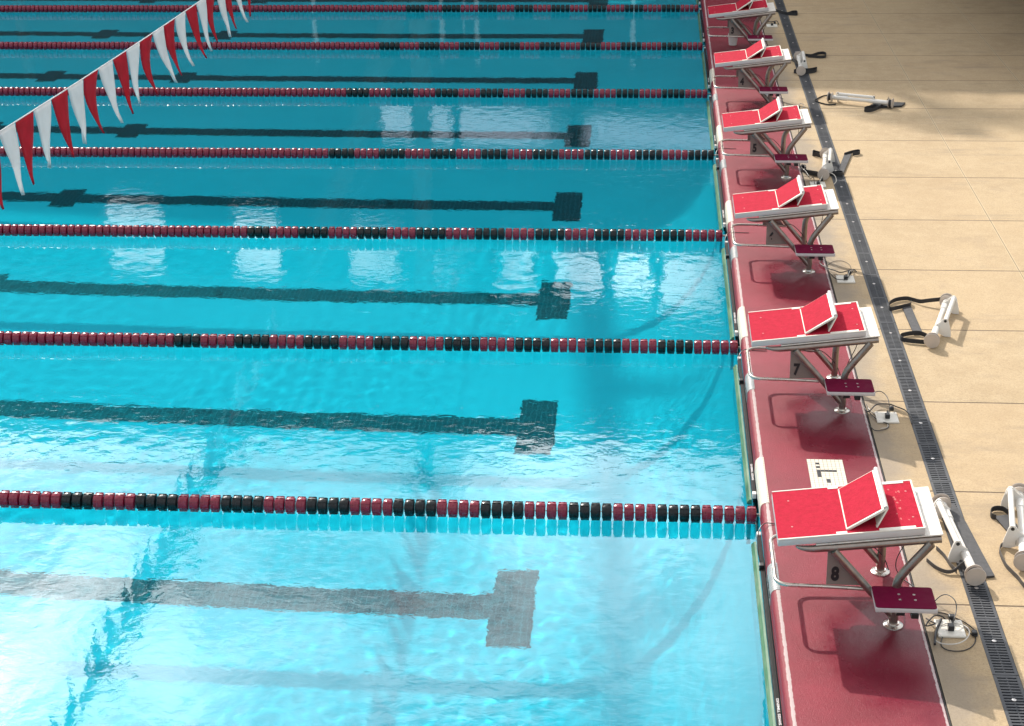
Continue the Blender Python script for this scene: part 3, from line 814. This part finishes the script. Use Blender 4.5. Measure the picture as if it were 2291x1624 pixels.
# ------------------------------------------------------------------ backstroke ledge devices
def strap(name, pts, parent, o, z=.0, w=.030, mat=None, t=.0016, lift=None):
    """webbing standing on edge or lying along a path"""
    mat = mat or m_strap
    P = smoothpath([(p[0] - o[0], p[1] - o[1], (p[2] if len(p) > 2 else z)) for p in pts], 6)
    bm = newbm(); prev = None; n = len(P)
    for i, p in enumerate(P):
        tt = (P[min(i + 1, n - 1)] - P[max(i - 1, 0)]); tt.z = 0; tt.normalize() if tt.length else None
        s = Vector((-tt.y, tt.x, 0)) * t
        q = [bm.verts.new(p - s), bm.verts.new(p + s), bm.verts.new(p + s + Vector((0, 0, w))), bm.verts.new(p - s + Vector((0, 0, w)))]
        if prev:
            for a in range(4): bm.faces.new((prev[a], prev[(a + 1) % 4], q[(a + 1) % 4], q[a]))
        else: bm.faces.new(q[::-1])
        prev = q
    bm.faces.new(prev); ob = link(name, fin(bm), mat, parent); smooth_angle(ob.data, 50); return ob
def flatpad(pts, parent, o, z0=.002, t=.010, mat=None, name='wedge_pad'):
    bm = newbm(); prism(bm, [(p[0] - o[0], p[1] - o[1]) for p in pts], 'z', z0, z0 + t); return link(name, fin(bm), mat or m_padgrey, parent)
def ledge(A, B, side, hb=.13, sb=.055, zc=.062, brk=(.14, .70)):
    """A far end, B near end (world xy of the tube axis at height zc); side = +1/-1 offset of the second bar"""
    A = Vector((A[0], A[1], 0)); B = Vector((B[0], B[1], 0)); mid = (A + B) / 2; L = (B - A).length / 2
    ux = (B - A).normalized(); root = empty('ledge_device', (mid.x, mid.y, HD), math.atan2(ux.y, ux.x)); s = side
    def lk(name, bm, m, par=root, sm=45): o = link(name, fin(bm), m, par); smooth_angle(o.data, sm); return o
    bm = newbm(); lathe(bm, [(-L + .01, .017), (-L + .02, .027), (-L + .23, .027), (-L + .235, .021), (L - .27, .021), (L - .265, .0255), (L - .02, .0275), (L - .01, .02)], 'x', 20, (0, 0, zc)); lk('tube', bm, m_plastic_white)
    for e in (-1, 1):
        bm = newbm(); c = (0, 0, zc)
        lathe(bm, [(e * L - .004, .02), (e * L - .004, .056), (e * L, .0595), (e * L + .004, .056), (e * L + .005, .02)] if e > 0 else [(-L - .005, .02), (-L - .004, .056), (-L, .0595), (-L + .004, .056), (-L + .004, .02)], 'x', 32, c); lk('end_disc', bm, m_disc)
        bm = newbm(); a = e * (L - .042); lathe(bm, [(a - .003, .02), (a - .003, .054), (a + .003, .054), (a + .003, .02)], 'x', 28, c); lk('inner_disc', bm, m_disc)
        bm = newbm(); a0, a1 = sorted((e * (L - .006), e * (L - .038))); lathe(bm, [(a0, .04), (a1, .04)], 'x', 24, c); lk('wound_strap', bm, m_strap)
    u0, u1 = -L + 2 * L * brk[0], -L + 2 * L * brk[1]
    for u in (u0, u1):
        bm = newbm()
        pr = [(s * -.024, zc - .006), (s * -.015, zc + .026), (s * .02, zc + .05), (s * sb + s * -.012, hb + .020), (s * sb + s * .012, hb + .020), (s * sb + s * .024, hb), (s * (sb + .045), .05), (s * (sb + .05), .004), (s * (sb + .005), .003), (s * .02, .022)]
        prism(bm, pr, 'x', u - .006, u + .006); b = lk('bracket', bm, m_plastic_white)
        bm = newbm(); lathe(bm, [(u - .0075, .011), (u + .0085, .011)], 'x', 14, (0, s * sb, hb)); lk('hole', bm, m_rubber, b)
    bm = newbm(); lathe(bm, [(u0 + .008, .0175), (u1 - .008, .0175)], 'x', 18, (0, s * sb, hb)); lk('bar', bm, m_plastic_white)
    bm = newbm(); tube(bm, smoothpath([(u0 - .01, s * -.03, zc + .01), (u0 - .02, 0, zc + .035), (u0 - .008, s * sb, hb + .018), (u0 + .03, s * (sb + .025), hb - .02)], 5), .0045, 8); lk('clip', bm, m_plastic_white)
    return root
def wpart(o, root):
    """o was built in world xy minus device centre; undo the device's turn"""
    o.rotation_euler = (0, 0, -root.rotation_euler.z); return o
def dev(A, B, side, label, **kw):
    r = ledge(A, B, side, **kw); tag(r, label, 'ledge device', 'backstroke ledge devices lying on the deck'); o = (r.location.x, r.location.y); return r, o
d7, o7 = dev((1.449, 3.235), (1.200, 2.36), -1 * -1, 'white twin tube ledge device with square of black webbing, beside block 7', sb=.062)
wpart(strap('strap', [(1.41, 3.245, .05), (1.314, 3.265, .03), (1.249, 3.288, .012), (1.196, 3.345), (1.148, 3.375), (1.066, 3.343), (1.012, 3.279), (.986, 3.205), (.99, 3.13), (1.043, 3.155), (1.117, 3.204), (1.164, 3.236), (1.175, 3.30)], d7, o7, .004, .034), d7)
wpart(flatpad([(1.092, 3.235), (1.164, 3.262), (1.178, 2.644), (1.108, 2.619)], d7, o7), d7)
wpart(strap('strap', [(1.19, 2.43), (1.075, 2.452), (1.013, 2.475), (.992, 2.518), (1.008, 2.568), (1.097, 2.616), (1.16, 2.61), (1.215, 2.53)], d7, o7, .004, .036), d7)
d8, o8 = dev((.872, -.262), (.930, -1.165), -1, 'white ledge device lying on a grey rubber strip over the drain beside block 8', sb=.045, hb=.125)
wpart(flatpad([(.915, -.19), (.968, -.186), (1.003, -.45), (1.032, -.80), (1.057, -1.065), (.885, -1.102), (.89, -.6)], d8, o8, .004, .012), d8)
wpart(strap('strap', [(.775, -.76), (.807, -.852), (.825, -.954), (.850, -1.03)], d8, o8, .004, .026, m_strap_grey), d8)
wpart(strap('strap', [(.698, -.904), (.741, -.993), (.79, -1.035), (.833, -1.03, .01), (.885, -1.0, .04), (.92, -1.03, .06)], d8, o8, .004, .024, m_strap_grey), d8)
d9, o9 = dev((1.375, -.10), (1.232, -.985), -1, 'white twin tube ledge device cut by the right edge of the photo', sb=.062)
wpart(flatpad([(1.185, -.335), (1.275, -.312), (1.33, -.56), (1.25, -.60)], d9, o9), d9)
wpart(strap('strap', [(1.276, -.306), (1.248, -.255), (1.2, -.256), (1.172, -.291), (1.166, -.350), (1.190, -.368)], d9, o9, .004, .034), d9)
wpart(strap('strap', [(1.24, -.72, .03), (1.213, -.70, .01), (1.165, -.705), (1.139, -.763), (1.134, -.828), (1.14, -.938), (1.161, -1.018), (1.183, -1.088), (1.198, -1.166), (1.23, -1.24)], d9, o9, .004, .028, m_strap_grey), d9)
d5, o5 = dev((.865, 7.50), (.775, 6.72), 1, 'white ledge device with a grey pad slanting off it, astride the drain beside block 5', sb=.05)
wpart(flatpad([(1.07, 7.60), (1.15, 7.64), (1.00, 6.95), (.915, 6.86)], d5, o5, .006, .014), d5)
wpart(strap('strap', [(1.07, 7.60), (1.158, 7.69), (1.234, 7.731), (1.232, 7.655), (1.16, 7.62)], d5, o5, .004, .036), d5)
wpart(strap('strap', [(.836, 7.60), (.788, 7.65), (.757, 7.68), (.744, 7.60), (.781, 7.575), (.83, 7.52)], d5, o5, .004, .042), d5)
wpart(strap('strap', [(.734, 6.887), (.647, 6.942), (.597, 6.998), (.586, 7.075), (.62, 7.13), (.632, 7.08), (.615, 6.979), (.714, 6.858), (.83, 6.87), (.936, 6.854), (.981, 6.874), (.970, 6.925), (.885, 6.90)], d5, o5, .006, .040), d5)
d4, o4 = dev((.925, 12.05), (.895, 11.20), 1, 'white ledge device astride the drain with two loose black strap loops, just behind block 4', sb=.05)
wpart(strap('strap', [(.99, 12.17, .03), (1.04, 12.238, .01), (1.108, 12.239), (1.197, 12.36), (1.276, 12.395), (1.305, 12.32), (1.285, 12.19), (1.208, 12.16), (1.113, 12.20), (1.063, 12.22)], d4, o4, .004, .038), d4)
wpart(strap('strap', [(.94, 11.42), (1.028, 11.435), (1.092, 11.49), (1.117, 11.50), (1.096, 11.38), (1.018, 11.306), (.912, 11.283), (.822, 11.336), (.851, 11.40)], d4, o4, .004, .040), d4)
wpart(strap('strap', [(.758, 12.031, .03), (.821, 12.0, .02), (.90, 11.80)], d4, o4, .004, .032, m_strap_grey), d4)
d4b, o4b = dev((1.115, 9.90), (1.815, 9.60), 1, 'white twin tube ledge device lying crosswise on open deck, far from the others', sb=.022, hb=.102)
wpart(flatpad([(1.58, 9.70), (1.80, 9.83), (1.99, 9.80), (1.93, 9.66), (1.60, 9.60)], d4b, o4b, .003, .02, m_strap), d4b)
wpart(strap('strap', [(1.13, 10.02, .04), (1.066, 10.12), (.985, 9.98), (.961, 9.923), (1.017, 9.80), (1.106, 9.72), (1.19, 9.75)], d4b, o4b, .003, .018), d4b)
wpart(strap('strap', [(1.80, 9.85, .04), (1.772, 9.78, .01), (1.694, 9.627), (1.575, 9.44), (1.485, 9.434), (1.512, 9.54), (1.63, 9.62)], d4b, o4b, .003, .040), d4b)
r3 = empty('loose_strap', (.98, 15.05, HD)); tag(r3, 'black webbing strap loop on the deck beside block 3, at the top edge', 'strap')
strap('webbing', [(.80, 15.284), (.901, 15.088), (.984, 14.972), (1.069, 15.087), (1.13, 15.087), (1.126, 14.932), (1.042, 14.933), (.984, 14.972)], r3, (.98, 15.05), .004, .040)

# ------------------------------------------------------------------ pennant line
XF = -5.2
fy = [.828, 1.098, 1.457, 1.817, 2.172, 2.531, 2.895, 3.262, 3.625, 4.004, 4.378, 4.731, 5.097, 5.46, 5.839, 6.2, 6.56, 6.92, 7.28, 7.64, 8.0]
fy = [fy[0] - .09 - .36 * (3 - i) for i in range(3)] + [fy[0] - .04] + fy[1:]
def fz(y): return 2.283 - .0345 * (y - .828) + .0016 * (y - .828) ** 2
root = empty('pennant_line', (XF, 0, 0)); tag(root, 'string of red and white pennants hung over the pool', 'pennant line')
bm = newbm(); tube(bm, [(0, y, fz(y)) for y in np.linspace(-12, 27, 60)], .0045, 8); link('cord', fin(bm), m_flag_w, root)
for sgn, yy in ((0, -12.0), (1, 27.9)):
    p = empty('flag_pole', (XF, yy, HD)); tag(p, 'steel pole holding the pennant line on the %s deck' % ('near' if not sgn else 'far'), 'pole', 'poles for the pennant line')
    bm = newbm(); lathe(bm, [(0, .05), (.01, .05), (.012, .025), (2.6, .022)], 'z', 14); link('shaft', fin(bm), m_steel_bright, p, 40)
sway = [.04, .04, .04, .04, 0, -.01, .033, .013, .033, .06, .047, 0, .04, .09, .05, .06, .08, .04, .02, .05, .03, .06, .02, .04]
rs = random.Random(3)
for i in range(len(fy) - 1):
    y0, y1 = fy[i] + .006, fy[i + 1] - .006; red = (i % 2 == 0)
    if i < 3 : red = (i % 2 == 0)
    sx = sway[i % len(sway)]; Lp = .475 + rs.uniform(-.02, .012); curl = rs.uniform(-.03, .02); ys = rs.uniform(-.02, .02)
    bm = newbm(); nr = 14; nc = 5; rows = []
    for a in range(nr + 1):
        t = a / nr; w = (1 - t * .985) * (1 + .12 * math.sin(t * 3.1))
        yc = y0 * .5 + y1 * .5 + ys * t * t
        row = []
        for b in range(nc + 1):
            v = b / nc - .5
            yy = (y0 + y1) / 2 * (1 - t) + yc * t + v * (y1 - y0) * w
            xx = sx * 1.3 * t ** 2.6 + curl * math.sin(t * 3.1) + .014 * math.sin(t * 5 + v * 7 + i) * t * (1 if i % 2 else .6)
            zz = fz(y0 + (v + .5) * (y1 - y0)) * (1) + (0 if t == 0 else 0) - Lp * t
            row.append(bm.verts.new((xx, yy, zz - .003)))
        rows.append(row)
    for a in range(nr):
        for b in range(nc): bm.faces.new((rows[a][b], rows[a][b + 1], rows[a + 1][b + 1], rows[a + 1][b]))
    me = fin(bm); o = link('pennant', me, m_flag_r if red else m_flag_w, root, True)
    md = o.modifiers.new('thickness', 'SOLIDIFY'); md.thickness = .0016

# ------------------------------------------------------------------ what stands beyond the pool (seen as reflections and shade, some of it added)
m_wall_dark = simple('stand_cladding', (.085, .08, .075), .7, var=.2, scale=.6)
m_roof = simple('stand_roof', (.12, .11, .10), .6, var=.15, scale=.8)
m_white_post = simple('white_post', (.75, .74, .72), .5)
stand = empty('grandstand', (-6, 30, HD)); tag(stand, 'dark roofed grandstand beyond the far end, seen as its reflection in the pool', 'grandstand')
def gpart(name, bm, m): o = link(name, fin(bm), m, stand); return o
def sk(x, y): return y - .22 * (x)          # skewed front
def skf(x, y, z): return (x, y - .22 * x, z)
bm = newbm(); box(bm, 5.3, 7.6, -3.5, -2.9, 10.7, 12.3, 0, lambda x, y, z: (x, y - .22 * x, z + (.10 * (-x) if z > 11.5 else 0))); box(bm, -20, 5.3, -3.5, -2.9, 8.2, 12.3, 0, lambda x, y, z: (x, y - .22 * x, z + (.10 * (-x) if z > 10 else 0.04 * -x))); gpart('fascia', bm, m_roof)
bm = newbm(); box(bm, -19, 14, 8, 8.6, 13.2, 17.3); gpart('added_shade_slab', bm, m_roof)  # unseen slab behind the fascia, added to carry its shade farther back
bm = newbm()
box(bm, -20, 15, -1.0, 0, 0, 4.6, 0, skf)
box(bm, -20, -1.6, -1.0, 0, 4.6, 5.6, 0, skf); box(bm, 6.6, 15, -1.0, 0, 4.6, 5.6, 0, skf)
box(bm, -20, 15, -1.0, 0, 5.6, 7.8, 0, skf); gpart('wall', bm, m_wall_dark)
for x0, x1 in ((-20, -9.3), (-7.5, -5.7), (-4.3, -2.5), (-1.1, -.4), (.6, 1.3), (2.3, 2.8), (3.9, 4.2), (5.1, 5.35), (6.8, 15)):
    bm = newbm(); box(bm, x0, x1, -1.02, -.2, 7.8, 10.6, 0, skf); gpart('column', bm, m_wall_dark)
for x in (-2.6, .3, 1.1, 4.6):
    p = empty('light_post', (-6 + x, 27.4 + .4, HD)); tag(p, 'slim white post at the far poolside, seen as a pale reflected streak', 'post', 'white posts at the far poolside')
    bm = newbm(); lathe(bm, [(0, .09), (.02, .09), (.022, .055), (3.1, .05)], 'z', 14); link('shaft', fin(bm), m_white_post, p, 40)

m_leaf = Mat('palm_leaf', (.05, .085, .03), .5); m_leaf.base(m_leaf.ramp(m_leaf.noise(3, 3, .6), [(.3, (.035, .065, .02)), (.7, (.075, .11, .04))])); m_leaf = m_leaf.m
m_bark = simple('palm_bark', (.16, .12, .09), .85, var=.3, scale=3)
def palm(x, y, h, lean, seed, label, n=30, fl=2.2):
    rr = random.Random(seed); root = empty('palm_tree', (x, y, HD)); tag(root, label, 'palm tree', 'palm trees beyond the pool')
    bm = newbm(); P = [(lean * (i / 10) ** 1.5, 0, h * i / 10) for i in range(11)]
    tube(bm, P, [.26 - .012 * i for i in range(11)], 12); link('trunk', fin(bm), m_bark, root, 60)
    bm = newbm(); top = Vector(P[-1])
    for i in range(n):
        az = rr.uniform(0, 6.28); el = rr.uniform(-.5, 1.2); Lf = fl * rr.uniform(.75, 1.1)
        dr = Vector((math.cos(az) * math.cos(el), math.sin(az) * math.cos(el), math.sin(el))); side = dr.cross(Vector((0, 0, 1))).normalized()
        pts = [top + dr * Lf * t - Vector((0, 0, 1.1 * (t * t) * Lf * .55)) for t in [k / 9 for k in range(10)]]
        for k in range(9):
            a, b = pts[k], pts[k + 1]
            for s in (-1, 1):
                for sub in (0, .5):
                    c = a.lerp(b, sub); ll = .55 * (1 - abs(k / 9 - .45)) * fl / 2.2
                    tip = c + side * s * ll + (b - a) * 1.4 - Vector((0, 0, .25 * ll))
                    q = c + (b - a).normalized() * .045
                    bm.faces.new([bm.verts.new(v) for v in (c, q, tip)])
    o = link('crown', fin(bm), m_leaf, root)
    return root
palm(-6.0, 26.6, 13.0, -.3, 3, 'tall palm beyond the pool whose crown is reflected in the near lane', 18, 1.6)
palm(-16.8, 31.5, 12.9, .4, 5, 'second palm beyond the pool reflected at the left edge', 26, 1.7)
def leaning_tree():
    root = empty('leaning_tree', (-6.3, 24.5 + 3.6, HD)); tag(root, 'tall leaning bare tree beyond the pool, reflected as a dark slanting streak', 'tree')
    rr = random.Random(8)
    bm = newbm(); H = 20.0
    P = [(-9.3 * (i / 14) ** 1.3, 0, H * i / 14) for i in range(15)]
    tube(bm, P, [.30 - .010 * i for i in range(15)], 8); link('trunk', fin(bm), m_bark, root, 60)
    bm = newbm()
    for i in range(18):
        k = rr.randint(8, 14); b = Vector(P[k]); s = 1 if rr.random() < .45 else -1; l = rr.uniform(.4, 1.1)
        tube(bm, smoothpath([b, b + Vector((s * l * .35, 0, l * .6)), b + Vector((s * l * .55, .1, l * 1.3))], 3), [.16, .14, .12, .10, .07, .045, .02], 5)
    link('branches', fin(bm), m_bark, root)
leaning_tree()
def add_tree(x, y, zc, rad, seed, label):  # unseen trees, added to break up the bright sky reflected through the bays
    rr = random.Random(seed); root = empty('added_tree', (x, y, HD)); tag(root, label, 'tree', 'added trees behind the grandstand bays')
    bm = newbm(); tube(bm, [(0, 0, 0), (.1, 0, zc * .5), (0, .1, zc)], [.22, .16, .08], 10); link('trunk', fin(bm), m_bark, root, 60)
    bm = newbm()
    cl = [Vector((rr.gauss(0, .5), rr.gauss(0, .5), rr.gauss(0, .42))) * rad for _ in range(16)]
    for i in range(2600):
        c = rr.choice(cl); p = c + Vector((rr.gauss(0, 1), rr.gauss(0, 1), rr.gauss(0, .8))) * rad * .20
        a = Vector((rr.gauss(0, 1), rr.gauss(0, 1), rr.gauss(0, 1))).normalized() * .12; b = a.cross(Vector((rr.gauss(0, 1), rr.gauss(0, 1), rr.gauss(0, 1)))).normalized() * .08
        p.z += zc; bm.faces.new([bm.verts.new(p + q) for q in (a, b, -a, -b)])
    link('crown', fin(bm), m_leaf, root)
add_tree(-6.2, 33.5, 9.0, 1.9, 1, 'leafy tree added behind the middle grandstand bays to break up their bright reflection')
add_tree(-3.0, 33.0, 8.7, 1.6, 2, 'small leafy tree added behind the right grandstand bays to break up their bright reflection')
add_tree(-10.5, 33.8, 8.3, 1.3, 3, 'low leafy tree added behind the left grandstand bays to break up their bright reflection')
# low unseen canopy, added to darken the far right corner of the deck
cn = empty('added_canopy', (8.2, 15.5, HD)); tag(cn, 'low brown canopy added out of view to darken the far right deck corner', 'canopy')
bm = newbm(); box(bm, -4.8, 6, -5.4, 9, 2.2, 2.4); link('roof', fin(bm), simple('canopy_brown', (.12, .07, .04), .8), cn)
for sx in (-4.0, 5.8):
    for sy in (-3.8, 8.8):
        if sx < 0 and sy < 0: continue
        bm = newbm(); tube(bm, [(sx, sy, 0), (sx, sy, 2.2)], .07, 12); link('post', fin(bm), m_wall_dark, cn)
